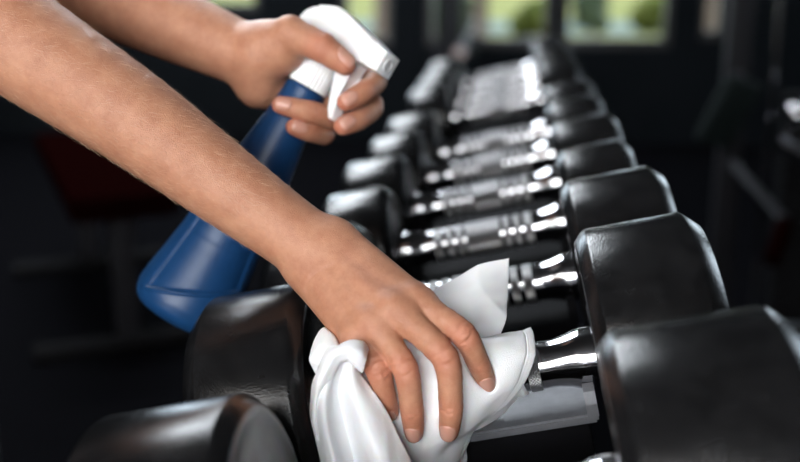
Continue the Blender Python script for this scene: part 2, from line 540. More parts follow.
# ------------------------------------------------------------------ solid-field modelling (person)
class Field:
    """distance field on a grid; surface taken with surface nets"""
    def __init__(self, lo, hi, h):
        self.h = h
        self.lo = np.array(lo, float)
        self.n = np.ceil((np.array(hi)-self.lo)/h).astype(int)+1
        self.ax = [self.lo[i]+h*np.arange(self.n[i]) for i in range(3)]

    def new(self):
        return np.full(self.n, .05, np.float32)

    def window(self, lo, hi):
        a = np.clip(np.floor((np.array(lo)-self.lo)/self.h).astype(int), 0, self.n-1)
        b = np.clip(np.ceil((np.array(hi)-self.lo)/self.h).astype(int)+1, 1, self.n)
        return tuple(slice(x, max(y, x+1)) for x, y in zip(a, b))

    def cone(self, F, a, b, ra, rb, k=.004, flat=None, sub=False):
        """smooth-union a round cone; flat=(dir, s) squashes it along dir by s"""
        a, b = np.array(a, float), np.array(b, float)
        m = max(ra, rb)+max(k*2.5, self.h*4)
        w = self.window(np.minimum(a, b)-m, np.maximum(a, b)+m)
        X = np.stack(np.meshgrid(self.ax[0][w[0]], self.ax[1][w[1]], self.ax[2][w[2]], indexing='ij'), -1).astype(np.float32)
        d = dcone(X, a, b, ra, rb, flat)
        f = F[w]
        if sub:
            q = np.clip(.5-.5*(f+d)/k, 0, 1)
            F[w] = f*(1-q)+(-d)*q+k*q*(1-q)
        else:
            q = np.clip(.5+.5*(d-f)/k, 0, 1)
            F[w] = d*(1-q)+f*q-k*q*(1-q)

    def mesh(self, F):
        s = F < 0
        nx, ny, nz = F.shape
        c = np.zeros((nx-1, ny-1, nz-1), np.uint8)
        for i in (0, 1):
            for j in (0, 1):
                for k in (0, 1):
                    c += s[i:nx-1+i, j:ny-1+j, k:nz-1+k]
        act = (c > 0) & (c < 8)
        I = np.argwhere(act)
        idx = np.full(act.shape, -1, np.int64)
        idx[act] = np.arange(len(I))
        off = np.array([(i, j, k) for i in (0, 1) for j in (0, 1) for k in (0, 1)])
        V = np.stack([F[I[:, 0]+o[0], I[:, 1]+o[1], I[:, 2]+o[2]] for o in off], 1).astype(float)
        acc = np.zeros((len(I), 3))
        cnt = np.zeros(len(I))
        for p in range(8):
            for q in range(p+1, 8):
                if np.abs(off[p]-off[q]).sum() == 1:
                    m = (V[:, p] < 0) != (V[:, q] < 0)
                    t = V[m, p]/(V[m, p]-V[m, q])
                    acc[m] += off[p]+t[:, None]*(off[q]-off[p])
                    cnt[m] += 1
        P = self.lo+self.h*(I+acc/cnt[:, None])
        quads = []
        for d in range(3):
            e, g = [(1, 2), (2, 0), (0, 1)][d]
            a = [slice(None)]*3; b = [slice(None)]*3
            a[d] = slice(0, -1); b[d] = slice(1, None)
            A, B = s[tuple(a)], s[tuple(b)]
            E = np.argwhere(A != B)
            ok = np.ones(len(E), bool)
            for x in (e, g):
                ok &= (E[:, x] > 0) & (E[:, x] < F.shape[x]-1)
            E = E[ok]
            ins = A[E[:, 0], E[:, 1], E[:, 2]]
            cs = []
            for de, dg in ((-1, -1), (0, -1), (0, 0), (-1, 0)):
                J = E.copy()
                J[:, e] += de; J[:, g] += dg
                cs.append(idx[J[:, 0], J[:, 1], J[:, 2]])
            Q = np.stack(cs, 1)
            Q[~ins] = Q[~ins][:, ::-1]
            quads.append(Q)
        return P, np.concatenate(quads)

    def sample(self, F, P):
        """value and gradient of the field at points"""
        def val(Q):
            t = (Q-self.lo)/self.h
            i = np.clip(np.floor(t).astype(int), 0, self.n-2)
            u = np.clip(t-i, 0, 1)
            r = 0
            for a in (0, 1):
                for b in (0, 1):
                    for c in (0, 1):
                        r = r+F[i[:, 0]+a, i[:, 1]+b, i[:, 2]+c]*np.abs(1-a-u[:, 0])*np.abs(1-b-u[:, 1])*np.abs(1-c-u[:, 2])
            return r
        v = val(P)
        g = np.stack([val(P+e)-val(P-e) for e in np.eye(3)*self.h], 1)
        g /= np.linalg.norm(g, axis=1, keepdims=True)+1e-9
        return v, g


def dcone(X, a, b, ra, rb, flat=None):
    X = np.asarray(X, np.float32)
    if flat is not None:
        n = np.array(flat[0], float); n /= np.linalg.norm(n)
        c = (a+b)/2
        pr = ((X-c.astype(np.float32))*n.astype(np.float32)).sum(-1)
        X = X+(pr*(1/flat[1]-1))[..., None]*n.astype(np.float32)
        for_ = lambda p: p+np.dot(p-c, n)*(1/flat[1]-1)*n
        a, b = for_(a), for_(b)
    ab = b-a
    L = float(np.dot(ab, ab))
    if L < 1e-10:
        return np.linalg.norm(X-a.astype(np.float32), axis=-1)-max(ra, rb)
    t = np.clip(((X-a.astype(np.float32))*ab.astype(np.float32)).sum(-1)/L, 0, 1)
    d = np.sqrt((((X-a.astype(np.float32))-t[..., None]*ab.astype(np.float32))**2).sum(-1))
    d = d-(ra+(rb-ra)*t)
    if flat is not None:
        d = d*min(1.0, flat[1]*1.15)
    return d


def unit(v):
    v = np.array(v, float)
    return v/np.linalg.norm(v)


def U3(p):
    return at(*p)


def lerp(a, b, t):
    return np.array(a)*(1-t)+np.array(b)*t


def smooth_curve(P, n):
    E = np.concatenate([[2*P[0]-P[1]], P, [2*P[-1]-P[-2]]])
    t = np.linspace(0, len(P)-1, n)
    i = np.minimum(t.astype(int), len(P)-2)
    u = (t-i)[:, None]
    a, b, c, d = E[i], E[i+1], E[i+2], E[i+3]
    return .5*((2*b)+(-a+c)*u+(2*a-5*b+4*c-d)*u**2+(-a+3*b-3*c+d)*u**3)


def finger_pts(J, R):
    """joints MCP PIP DIP tip -> list of (point, radius) with waisted shafts and soft joints"""
    Q = np.array([[*j, r] for j, r in zip(J, R)])
    S = smooth_curve(Q, 16)
    L = np.array([lerp(Q[min(int(t), 2)], Q[min(int(t), 2)+1], t-min(int(t), 2)) for t in np.linspace(0, 3, 16)])
    S = S*.65+L*.35
    t = np.linspace(0, 3, 16)
    S[:, 3] = L[:, 3]*(1-.045*np.sin(np.pi*t)**2*(t < 2))
    return [(p[:3], p[3]) for p in S]


def build_arm(fa, carp, mcp, fingers, radii, arm, thumb, thumb_r, extra, wrist_flat, dorsal, h=.00095):
    """one forearm and hand in a single field -> (Field, F)"""
    pts = [p for p, r in arm]+[j for f in fingers for j in f]+list(thumb)
    lo = np.min(pts, 0)-.045
    hi = np.max(pts, 0)+.045
    fd = Field(lo, hi, h)
    B = fd.new()
    ac = smooth_curve(np.array([[*p, r] for p, r in arm]), 26)
    for A, C in zip(ac, ac[1:]):
        fd.cone(B, A[:3], C[:3], A[3], C[3], .0006)
    for c, m, rc, rm in zip(carp, mcp, *extra['meta_r']):
        fd.cone(B, c, m, rc, rm, .010, flat=(dorsal, .86))
    for (p, q, r, s, k) in extra['mass']:
        fd.cone(B, p, q, r, s, k)
    # palm filling between the rays
    for i in range(3):
        fd.cone(B, lerp(carp[i], carp[i+1], .5), lerp(lerp(mcp[i], mcp[i+1], .5), lerp(carp[i], carp[i+1], .5), .12), .0105, .0085, .006, flat=(dorsal, .8))
    # extensor tendons and knuckles on the back of the hand
    for i in range(4):
        n = unit(dorsal)
        fd.cone(B, lerp(carp[i], mcp[i], .25)+n*extra['tend'][0], mcp[i]+n*extra['tend'][1], .0022, .0030, .006)
        fd.cone(B, mcp[i]+n*extra['knuck'][0], mcp[i]+n*extra['knuck'][0], extra['knuck'][1], extra['knuck'][1], .007)
    out = B.copy()
    chains = [finger_pts(f, r) for f, r in zip(fingers, radii)]
    T = [(thumb[0], thumb_r[0]), (lerp(thumb[0], thumb[1], .5), (thumb_r[0]+thumb_r[1])/2), (thumb[1], thumb_r[1]),
         (lerp(thumb[1], thumb[2], .5), (thumb_r[1]+thumb_r[2])/2*.96), (thumb[2], thumb_r[2]),
         (lerp(thumb[2], thumb[3], .5), (thumb_r[2]+thumb_r[3])/2*1.0), (thumb[3], thumb_r[3])]
    for ch, kk in [(c, extra.get('webk', .007)) for c in chains]+[(T, .012)]:
        lo_ = np.min([p for p, r in ch], 0)-.03
        hi_ = np.max([p for p, r in ch], 0)+.03
        w = fd.window(lo_, hi_)
        G = fd.new()
        for (p, r), (q, s) in zip(ch, ch[1:]):
            fd.cone(G, p, q, r, s, .0012)
        g, f = G[w], B[w]
        q = np.clip(.5+.5*(g-f)/kk, 0, 1)
        out[w] = np.minimum(out[w], g*(1-q)+f*q-kk*q*(1-q))
    return fd, out


# ---- near (right) hand, resting on the cloth
n_f = [[(416, 303, .618), (463, 334, .603), (478, 362, .612), (487, 383, .622)],
       [(396, 311, .610), (445, 357, .595), (451, 406, .602), (449, 432, .611)],
       [(374, 325, .610), (405, 368, .595), (412, 411, .602), (414, 433, .611)],
       [(359, 338, .614), (378, 369, .600), (385, 396, .606), (390, 412, .614)]]
n_f = [[U3(p) for p in f] for f in n_f]
n_r = [(.0092, .0076, .0066, .0054), (.0092, .0078, .0069, .0057), (.0088, .0074, .0067, .0055), (.0084, .0073, .0064, .0052)]
n_mcp = [f[0] for f in n_f]
n_carp = [U3(p) for p in ((334, 243, .652), (326, 251, .650), (318, 259, .651), (310, 266, .653))]
n_arm = [(U3((-60, -14, .690)), .040), (U3((37, 54, .678)), .0350), (U3((133, 118, .668)), .0305), (U3((227, 187, .662)), .0255),
         (U3((285, 229, .660)), .0226), (U3((320, 254, .654)), .0222)]
n_thumb = [U3(p) for p in ((342, 262, .668), (383, 312, .675), (412, 340, .665), (428, 356, .652))]
n_dors = unit(np.cross(n_carp[0]-n_carp[3], n_mcp[1]-n_carp[1]))
if np.dot(n_dors, CAM-n_carp[1]) < 0:
    n_dors = -n_dors
NF, NG = build_arm(None, n_carp, n_mcp, n_f, n_r, n_arm, n_thumb, (.013, .0115, .0092, .0072),
                   dict(meta_r=((.0150, .0145, .0140, .0130), (.0105, .0108, .0105, .0100)),
                        mass=[(n_thumb[0], n_thumb[1], .016, .013, .012), (n_carp[3], lerp(n_carp[3], n_mcp[3], .7)-n_dors*.006, .014, .0115, .010)],
                        tend=(.0095, .0070), knuck=(.0060, .0070), webk=.008),
                   (n_dors, .88), n_dors)

# ---- far (left) hand, gripping the sprayer
f_f = [[(330, 46, .803), (376, 77, .780), (364, 92, .757), (346, 102, .748)],
       [(322, 66, .806), (372, 104, .786), (359, 119, .763), (343, 126, .752)],
       [(309, 86, .802), (338, 118, .776), (311, 112, .753), (281, 105, .748)],
       [(297, 100, .800), (325, 134, .781), (309, 132, .760), (294, 127, .752)]]
f_f = [[U3(p) for p in f] for f in f_f]
f_r = [(.0095, .0085, .0078, .0066), (.0098, .0086, .0080, .0068), (.0094, .0084, .0079, .0066), (.0086, .0074, .0070, .0060)]
f_mcp = [f[0] for f in f_f]
f_carp = [U3(p) for p in ((266, 46, .785), (265, 56, .788), (264, 66, .789), (262, 76, .788))]
f_arm = [(U3((20, -40, .860)), .038), (U3((100, -8, .830)), .0335), (U3((180, 27, .800)), .0280), (U3((228, 48, .785)), .0245), (U3((257, 60, .780)), .0238)]
f_thumb = [U3(p) for p in ((266, 50, .770), (290, 33, .752), (323, 48, .742), (345, 64, .742))]
f_dors = unit(U3((300, 60, .85))-U3((300, 60, .75)))
FF, FG = build_arm(None, f_carp, f_mcp, f_f, f_r, f_arm, f_thumb, (.0165, .0128, .0108, .0080),
                   dict(meta_r=((.0150, .0150, .0150, .0150), (.0105, .0108, .0105, .0100)),
                        mass=[(f_thumb[0], U3((284, 52, .765)), .018, .015, .014), (U3((258, 88, .783)), U3((285, 96, .800)), .0155, .011, .012),
                              (f_thumb[0], f_mcp[0], .013, .0105, .012)],
                        tend=(.0085, .0060), knuck=(.0045, .0068), webk=.006),
                   (f_dors, .90), f_dors)


# ---- rest of the body (stands left of the frame)
def body_fields():
    fd = Field((-.86, -.22, -.01), (-.22, .62, 1.72), .009)
    S = fd.new()                                 # skin
    C, H = np.array((-.56, .19, 0)), np.array((-.535, .19, 0))
    sh = [np.array((-.50, .03, 1.30)), np.array((-.515, .355, 1.30))]
    el = [n_arm[0][0], f_arm[0][0]]
    def seg(F, a, b, r, s, k=.03, flat=None):
        fd.cone(F, a, b, r, s, k, flat)
    tor = fd.new()
    seg(tor, C+(0, 0, .95), C+(0, 0, 1.12), .125, .118, .05)
    seg(tor, C+(0, -.05, 1.12), C+(.015, -.06, 1.27), .105, .085, .05)
    seg(tor, C+(0, .05, 1.12), C+(.015, .06, 1.27), .105, .085, .05)
    for s_ in sh:
        seg(tor, s_, C+(.02, 0, 1.31), .052, .055, .04)
    for sg in (-1, 1):
        seg(tor, C+(.06, sg*.06, 1.17), C+(.07, sg*.06, 1.16), .055, .05, .04)
    seg(S, C+(.02, 0, 1.30), C+(.045, 0, 1.42), .052, .045, .03)
    hd = C+(.075, 0, 1.51)
    seg(S, hd+(-.01, 0, .03), hd+(.0, 0, .015), .088, .080, .02)
    seg(S, hd+(.02, 0, -.03), hd+(.045, 0, -.065), .062, .040, .03)
    seg(S, hd+(.085, 0, .0), hd+(.103, 0, -.022), .010, .012, .014)      # nose
    for sg in (-1, 1):
        seg(S, hd+(-.005, sg*.078, -.005), hd+(-.010, sg*.084, .022), .010, .014, .008)   # ears
        seg(S, hd+(.075, sg*.032, .012), hd+(.075, sg*.032, .012), .012, .012, .010)      # brow and lids
    seg(S, hd+(.078, -.016, -.052), hd+(.078, .016, -.052), .008, .008, .008)             # mouth
    up = []
    for s_, e in zip(sh, el):
        seg(S, s_, lerp(s_, e, .5), .045, .041, .02)
        seg(S, lerp(s_, e, .5), e, .041, .036, .02)
        up.append((s_, lerp(s_, e, .42)))
    legs = fd.new()
    for sg in (-1, 1):
        hip, kn, an = C+(0, sg*.085, .92), C+(.02, sg*.10, .50), C+(-.02, sg*.11, .10)
        seg(legs, hip, kn, .088, .058, .03)
        seg(legs, kn, lerp(kn, an, .4), .058, .056, .02)
        seg(legs, lerp(kn, an, .4), an, .054, .036, .02)
    seg(legs, C+(0, -.06, .93), C+(0, .06, .93), .115, .115, .05)
    skin = np.minimum(np.minimum(S, tor+.004), legs+.004)
    for sg in (-1, 1):
        an = C+(-.02, sg*.11, .10)
        fd.cone(skin, an, an+(0, 0, -.055), .036, .038, .02)
        fd.cone(skin, an+(0, 0, -.062), an+(.15, sg*.012, -.072), .030, .020, .02)
    shirt = tor.copy()
    for a, b in up:
        seg(shirt, a, b, .054, .053, .03)
    zz = fd.ax[2][None, None, :]
    shirt = np.maximum(shirt-.004, np.maximum(.90-zz, zz-1.345))
    trous = np.maximum(legs-.005, np.maximum(.14-zz, zz-.985))
    hair = fd.new()
    seg(hair, hd+(-.022, 0, .032), hd+(-.012, 0, .030), .099, .094, .02)
    seg(hair, hd+(-.105, 0, .03), hd+(-.15, 0, -.10), .035, .022, .02)
    xx = fd.ax[0][:, None, None]
    hair = np.maximum(hair, (xx-(hd[0]+.055))*.8+(hd[2]-.005-zz)*.9)
    shoes = fd.new()
    for sg in (-1, 1):
        an = C+(-.02, sg*.11, .10)
        seg(shoes, an+(-.02, 0, -.058), an+(.16, sg*.012, -.066), .041, .034, .02)
        seg(shoes, an+(0, 0, -.03), an+(0, 0, -.02), .046, .044, .02)
    shoes = np.maximum(shoes, .003-zz)
    return fd, skin, shirt, trous, hair, shoes


BF, b_skin, b_shirt, b_trous, b_hair, b_shoes = body_fields()


# ------------------------------------------------------------------ skin material and mesh
def skin_mat():
    m = mat('skin', (.60, .31, .20), .44, spec=.38)
    nt = m.node_tree
    b = nt.nodes['Principled BSDF']
    b.inputs['Subsurface Weight'].default_value = .12
    b.inputs['Subsurface Radius'].default_value = (1.0, .38, .2)
    b.inputs['Subsurface Scale'].default_value = .006
    tc = nt.nodes.new('ShaderNodeTexCoord')
    n = nt.nodes.new('ShaderNodeTexNoise'); n.inputs['Scale'].default_value = 70; n.inputs['Detail'].default_value = 9; n.inputs['Roughness'].default_value = .7
    nt.links.new(tc.outputs['Object'], n.inputs['Vector'])
    mx = nt.nodes.new('ShaderNodeMix'); mx.data_type = 'RGBA'
    mx.inputs['A'].default_value = (.53, .262, .160, 1); mx.inputs['B'].default_value = (.41, .178, .105, 1)
    rp = nt.nodes.new('ShaderNodeMapRange'); rp.inputs['From Min'].default_value = .35; rp.inputs['From Max'].default_value = .68
    nt.links.new(n.outputs['Fac'], rp.inputs['Value']); nt.links.new(rp.outputs['Result'], mx.inputs['Factor'])
    at_ = nt.nodes.new('ShaderNodeAttribute'); at_.attribute_name = 'flush'
    m2 = nt.nodes.new('ShaderNodeMix'); m2.data_type = 'RGBA'
    m2.inputs['B'].default_value = (.50, .150, .095, 1)
    nt.links.new(mx.outputs['Result'], m2.inputs['A']); nt.links.new(at_.outputs['Fac'], m2.inputs['Factor'])
    nt.links.new(m2.outputs['Result'], b.inputs['Base Color'])
    v = nt.nodes.new('ShaderNodeTexVoronoi'); v.inputs['Scale'].default_value = 1700
    nt.links.new(tc.outputs['Object'], v.inputs['Vector'])
    n2 = nt.nodes.new('ShaderNodeTexNoise'); n2.inputs['Scale'].default_value = 260; n2.inputs['Detail'].default_value = 4
    nt.links.new(tc.outputs['Object'], n2.inputs['Vector'])
    ad = nt.nodes.new('ShaderNodeMath'); ad.operation = 'ADD'
    nt.links.new(v.outputs['Distance'], ad.inputs[0]); nt.links.new(n2.outputs['Fac'], ad.inputs[1])
    bp = nt.nodes.new('ShaderNodeBump'); bp.inputs['Strength'].default_value = .38; bp.inputs['Distance'].default_value = .0006
    nt.links.new(ad.outputs[0], bp.inputs['Height']); nt.links.new(bp.outputs['Normal'], b.inputs['Normal'])
    return m


M['skin'] = skin_mat()
M['nail'] = mat('fingernail', (.56, .29, .22), .25, spec=.5, noise=(200, .4, (.60, .33, .26)), Subsurface_Weight=.15, Subsurface_Scale=.003)
M['cloth_dark'] = mat('dark_jersey', (.015, .016, .02), .85, bump=(900, .3, .0006), noise=(200, .3, (.02, .02, .024)))
M['hair'] = mat('brown_hair', (.05, .03, .018), .5, bump=(160, .6, .003), noise=(90, .6, (.09, .055, .03)))
M['shoe'] = mat('grey_shoe_fabric', (.25, .25, .26), .7, bump=(400, .4, .001), noise=(40, .4, (.18, .18, .19)))
M['eye'] = mat('eye_white', (.8, .78, .76), .2, noise=(40, .2, (.75, .72, .7)))


def grooves(P, F, fd, fingers, dors_hint):
    """shallow creases over the finger joints"""
    P = P.copy()
    _, g = fd.sample(F, P)
    for J in fingers:
        for j, (amp, offs) in ((1, (.0009, (-.0044, -.0016, .0014, .0042))), (2, (.00065, (-.0016, .0012)))):
            a = unit(J[j+1]-J[j-1])
            n = unit(J[j]-lerp(J[j-1], J[j+1], .5)+dors_hint*.012)
            rel = P-J[j]
            t = rel@a
            near = np.linalg.norm(rel, axis=1) < .0135
            sd = np.clip(g@n-.15, 0, 1)
            for q, o in enumerate(offs):
                wob = .0007*np.sin((rel@np.cross(a, n))*520+q*2.1)
                curve = (.22*np.abs(rel@np.cross(a, n)))*(1 if o > 0 else -1)
                P -= g*(amp*near*sd*np.exp(-((t-o-wob+curve)/.00075)**2))[:, None]
    return P


n_P, n_Q = NF.mesh(NG)
n_P = grooves(n_P, NG, NF, n_f, n_dors)
f_P, f_Q = FF.mesh(FG)
f_P = grooves(f_P, FG, FF, f_f, -f_dors)
b_P, b_Q = BF.mesh(b_skin)
P_all = np.concatenate([n_P, f_P, b_P])
Q_all = np.concatenate([n_Q, f_Q+len(n_P), b_Q+len(n_P)+len(f_P)])


def np_mesh(name, P, Q):
    me = bpy.data.meshes.new(name)
    me.from_pydata(P.tolist(), [], Q.tolist())
    me.polygons.foreach_set('use_smooth', [True]*len(me.polygons))
    return me


pbase = np.array((-.56, .19, 0))
pme = np_mesh('person', P_all-pbase, Q_all)
flush = np.zeros(len(P_all))
for F_, w in ((n_f, .58), (f_f, .60)):
    for J in F_:
        for j, s, a in ((0, .012, .55), (1, .011, .8), (2, .009, .6), (3, .011, 1.0)):
            flush = np.maximum(flush, w*a*np.exp(-(np.linalg.norm(P_all-J[j], axis=1)/s)**4))
for p in (f_thumb[3], f_thumb[2]):
    flush = np.maximum(flush, .5*np.exp(-(np.linalg.norm(P_all-p, axis=1)/.014)**4))
fa = pme.attributes.new('flush', 'FLOAT', 'POINT')
fa.data.foreach_set('value', flush.astype(np.float32))
person = link('person', pme, M['skin'], smooth=True, cat='person',
              label='person in dark clothes wiping a dumbbell with one hand, spray bottle in the other')
person.location = pbase
for nm, F_, mt in (('shirt', b_shirt, 'cloth_dark'), ('trousers', b_trous, 'cloth_dark'), ('hair', b_hair, 'hair'), ('shoes', b_shoes, 'shoe')):
    P, Q = BF.mesh(F_)
    if nm == 'shoes':
        for sg in (0, 1):
            side = (P[:, 1] > .19) == bool(sg)
            mp = -np.ones(len(P), int); mp[side] = np.arange(side.sum())
            q = Q[side[Q].all(1)]
            link('shoe', np_mesh('shoe', P[side]-pbase, mp[q]), M[mt], person, smooth=True)
    else:
        link(nm, np_mesh(nm, P-pbase, Q), M[mt], person, smooth=True)
for sg in (-1, 1):
    bm = bmesh.new()
    bmesh.ops.create_uvsphere(bm, u_segments=16, v_segments=10, radius=.0125)
    o = link('eye', bm_mesh(bm, 'eye'), M['eye'], person, smooth=True)
    o.location = (.075+.076, sg*.032, 1.51+.004)

BVH_N = BVHTree.FromPolygons([Vector(p) for p in n_P], [tuple(int(i) for i in q) for q in n_Q])
BVH_F = BVHTree.FromPolygons([Vector(p) for p in f_P], [tuple(int(i) for i in q) for q in f_Q])


def nail(bvh, dip, tip, rt, dors, length=.0115, width=.0092, back=.0045):
    """curved nail plate laid on the skin at the fingertip"""
    d = unit(tip-dip)
    n = unit(dors-np.dot(dors, d)*d)
    s = np.cross(d, n)
    c = tip+d*(rt-length/2-.0004-back*.25)
    nu, nv = 11, 13
    vs, fs, keep = [], [], {}
    top, bot = [], []
    for j in range(nv):
        y = -1+2*j/(nv-1)
        for i in range(nu):
            x = -1+2*i/(nu-1)
            # rounded outline: squarer at the free end
            p = 3.2 if y > 0 else 2.4
            lim = (1-abs(y)**p)**(1/p) if abs(y) < 1 else .28
            lim = max(lim, .28)
            px = x*lim*width/2
            o = c+d*(y*length/2)+s*px
            hit, nn, _, _ = bvh.ray_cast(Vector(o+n*.02), Vector(-n))
            if hit is None:
                hit = Vector(o+n*(rt*.6)); nn = Vector(n)
            hit = np.array(hit)
            e = max(abs(x), abs(y) if y < 0 else abs(y)*.6)
            lift = .00035+.0004*(1-e**4)
            top.append(hit+n*lift)
            bot.append(hit-n*.0010)
    N = nu*nv
    for j in range(nv-1):
        for i in range(nu-1):
            a = j*nu+i
            fs.append((a, a+1, a+nu+1, a+nu))
            fs.append((N+a, N+a+nu, N+a+nu+1, N+a+1))
    ring = [i for i in range(nu)]+[j*nu+nu-1 for j in range(1, nv)]+[(nv-1)*nu+i for i in range(nu-2, -1, -1)]+[j*nu for j in range(nv-2, 0, -1)]
    for a, b in zip(ring, ring[1:]+ring[:1]):
        fs.append((a, N+a, N+b, b))
    bm = bmesh.new()
    bv = [bm.verts.new(v-pbase) for v in top+bot]
    for f in fs:
        bm.faces.new([bv[i] for i in f])
    return link('fingernail', bm_mesh(bm, 'fingernail'), M['nail'], person, smooth=True)


toc = unit(CAM-n_f[1][3])
for i, J in enumerate(n_f[:4]):
    a = unit(J[3]-J[2])
    nail(BVH_N, J[2], J[3], n_r[i][3], unit(toc+.35*n_dors), length=.0130 if i < 3 else .0105, width=(.0096, .0102, .0098, .008)[i], back=.006)
for i, J in enumerate(f_f):
    nail(BVH_F, J[2], J[3], f_r[i][3], unit(CAM-J[3])+.25*U_, length=.0118, width=(.0100, .0104, .0100, .0088)[i])
nail(BVH_F, f_thumb[2], f_thumb[3], .008, unit(CAM-f_thumb[3])*.8+.75*U_+.3*R_, length=.0155, width=.0122)

# ------------------------------------------------------------------ spray bottle
b_org = at(307, 88, .776)                       # centre of the collar's lower edge
b_bot = at(307-.49*1.36*150, 88+.87*1.36*150, .785)
b_up = unit(b_org-b_bot)
_perp = unit(at(307+87, 88+49, .776)-b_org)
_perp = unit(_perp-np.dot(_perp, b_up)*b_up)
_tow = np.cross(b_up, _perp)
if np.dot(_tow, CAM-b_org) < 0:
    _tow = -_tow
b_x = unit(math.cos(.6)*_perp+math.sin(.6)*_tow)     # where the nozzle points
b_y = np.cross(b_up, b_x)
BM = Matrix(((b_x[0], b_y[0], b_up[0], 0), (b_x[1], b_y[1], b_up[1], 0), (b_x[2], b_y[2], b_up[2], 0), (0, 0, 0, 1)))
bottle = empty('spray_bottle', b_org, cat='bottle', label='blue spray bottle with ribbed white collar and white trigger, held in the far hand')
bottle.rotation_euler = BM.to_euler()

prof = [(0.5, 13.4), (0, 15.0), (-1.5, 15.6), (-8, 15.9), (-20, 17), (-40, 19.6), (-61, 22.6), (-100, 27.4), (-137, 32.3), (-160, 36.2), (-173, 38.6), (-183, 39.6), (-190, 38.6), (-195, 35.6), (-197.5, 31), (-198.5, 25)]
ts = np.concatenate([np.linspace(.5, -8, 8), np.linspace(-10, -130, 40), np.linspace(-131, -198.5, 90)])
pt = np.array(prof[::-1])
# smooth the polyline a little
rr = np.interp(ts, pt[:, 0], pt[:, 1])
for _ in range(6):
    rr[9:-3] = (rr[8:-4]+2*rr[9:-3]+rr[10:-2])/4
nA = 160
aa = np.linspace(0, 2*np.pi, nA, endpoint=False)
cam_ang = math.atan2(np.dot(CAM-b_org, b_y), np.dot(CAM-b_org, b_x))
TT, AA = np.meshgrid(ts, aa, indexing='ij')
RR = np.repeat(rr[:, None], nA, 1)
# pressed-in grip panels on the front and the back of the body
def sstep(x, w): return np.clip(x/w+.5, 0, 1)**2*(3-2*np.clip(x/w+.5, 0, 1))
for c0 in (cam_ang, cam_ang+math.pi):
    dl = (AA-c0+math.pi) % (2*math.pi)-math.pi
    lat = np.sin(dl)*RR
    right = np.sign(np.dot(_perp, b_y)*1.0) or 1
    lat = lat*(1 if np.dot(-math.sin(cam_ang)*b_x+math.cos(cam_ang)*b_y, _perp) > 0 else -1)
    low = -168+.46*lat
    e = sstep(TT-low, 2.2)*sstep(lat+.76*RR, 2.2)*sstep(-95-TT, 50)*sstep(.82*RR-lat, 2.2)*(np.abs(dl) < 1.5)
    RR = RR-1.5*e
    ridge = np.exp(-((TT-low+1.2)/1.2)**2)*sstep(lat+.8*RR, 3)*sstep(.86*RR-lat, 3)*(np.abs(dl) < 1.5)
    RR = RR+1.9*ridge
V = np.stack([RR*np.cos(AA), RR*np.sin(AA)*1.0, TT], -1).reshape(-1, 3)/1000
Fq = []
for i in range(len(ts)-1):
    for j in range(nA):
        Fq.append((i*nA+j, (i+1)*nA+j, (i+1)*nA+(j+1) % nA, i*nA+(j+1) % nA))
Fq += [tuple(range(nA)), tuple(range((len(ts)-1)*nA, len(ts)*nA))[::-1]]
me = bpy.data.meshes.new('bottle_body')
me.from_pydata(V.tolist(), [], Fq)
body_o = link('bottle_body', me, M['blue'], bottle, smooth=True)

# ribbed collar
bm = bmesh.new()
nR = 120
rings = []
for t, r, rib in ((0.6, 13.6, 0), (0.6, 15.2, .5), (2.0, 15.8, 1), (18.5, 14.9, 1), (21.2, 14.2, .5), (22.0, 12.5, 0), (22.0, 8.0, 0)):
    rings.append([bm.verts.new(((r-.8*rib*(1 if (j % 4) in (2, 3) else 0))/1000*math.cos(2*math.pi*j/nR), (r-.8*rib*(1 if (j % 4) in (2, 3) else 0))/1000*math.sin(2*math.pi*j/nR), t/1000)) for j in range(nR)])
for A, B in zip(rings, rings[1:]):
    for j in range(nR):
        bm.faces.new((A[j], A[(j+1) % nR], B[(j+1) % nR], B[j]))
me = bm_mesh(bm, 'collar')
link('collar', me, M['white'], bottle, smooth=True)
sharp(me, 30)


def slab(name, outline, half, mat_, parent, bev=.0015, taper=None):
    """side outline (x, t in mm) extruded to +-half (mm, number or per-point list)"""
    bm = bmesh.new()
    n = len(outline)
    hs = half if hasattr(half, '__len__') else [half]*n
    A = [bm.verts.new((x/1000, -h/1000, t/1000)) for (x, t), h in zip(outline, hs)]
    B = [bm.verts.new((x/1000, h/1000, t/1000)) for (x, t), h in zip(outline, hs)]
    for k in range(n):
        bm.faces.new((A[k], A[(k+1) % n], B[(k+1) % n], B[k]))
    fa_ = bm.faces.new(A[::-1]); fb_ = bm.faces.new(B)
    ed = list(fa_.edges)+list(fb_.edges)
    if bev:
        bmesh.ops.bevel(bm, geom=ed, offset=bev, segments=3, affect='EDGES', profile=.5, clamp_overlap=True)
    bmesh.ops.triangulate(bm, faces=[f for f in bm.faces if len(f.verts) > 4])
    me = bm_mesh(bm, name)
    o = link(name, me, mat_, parent, smooth=True)
    sharp(me, 28)
    return o


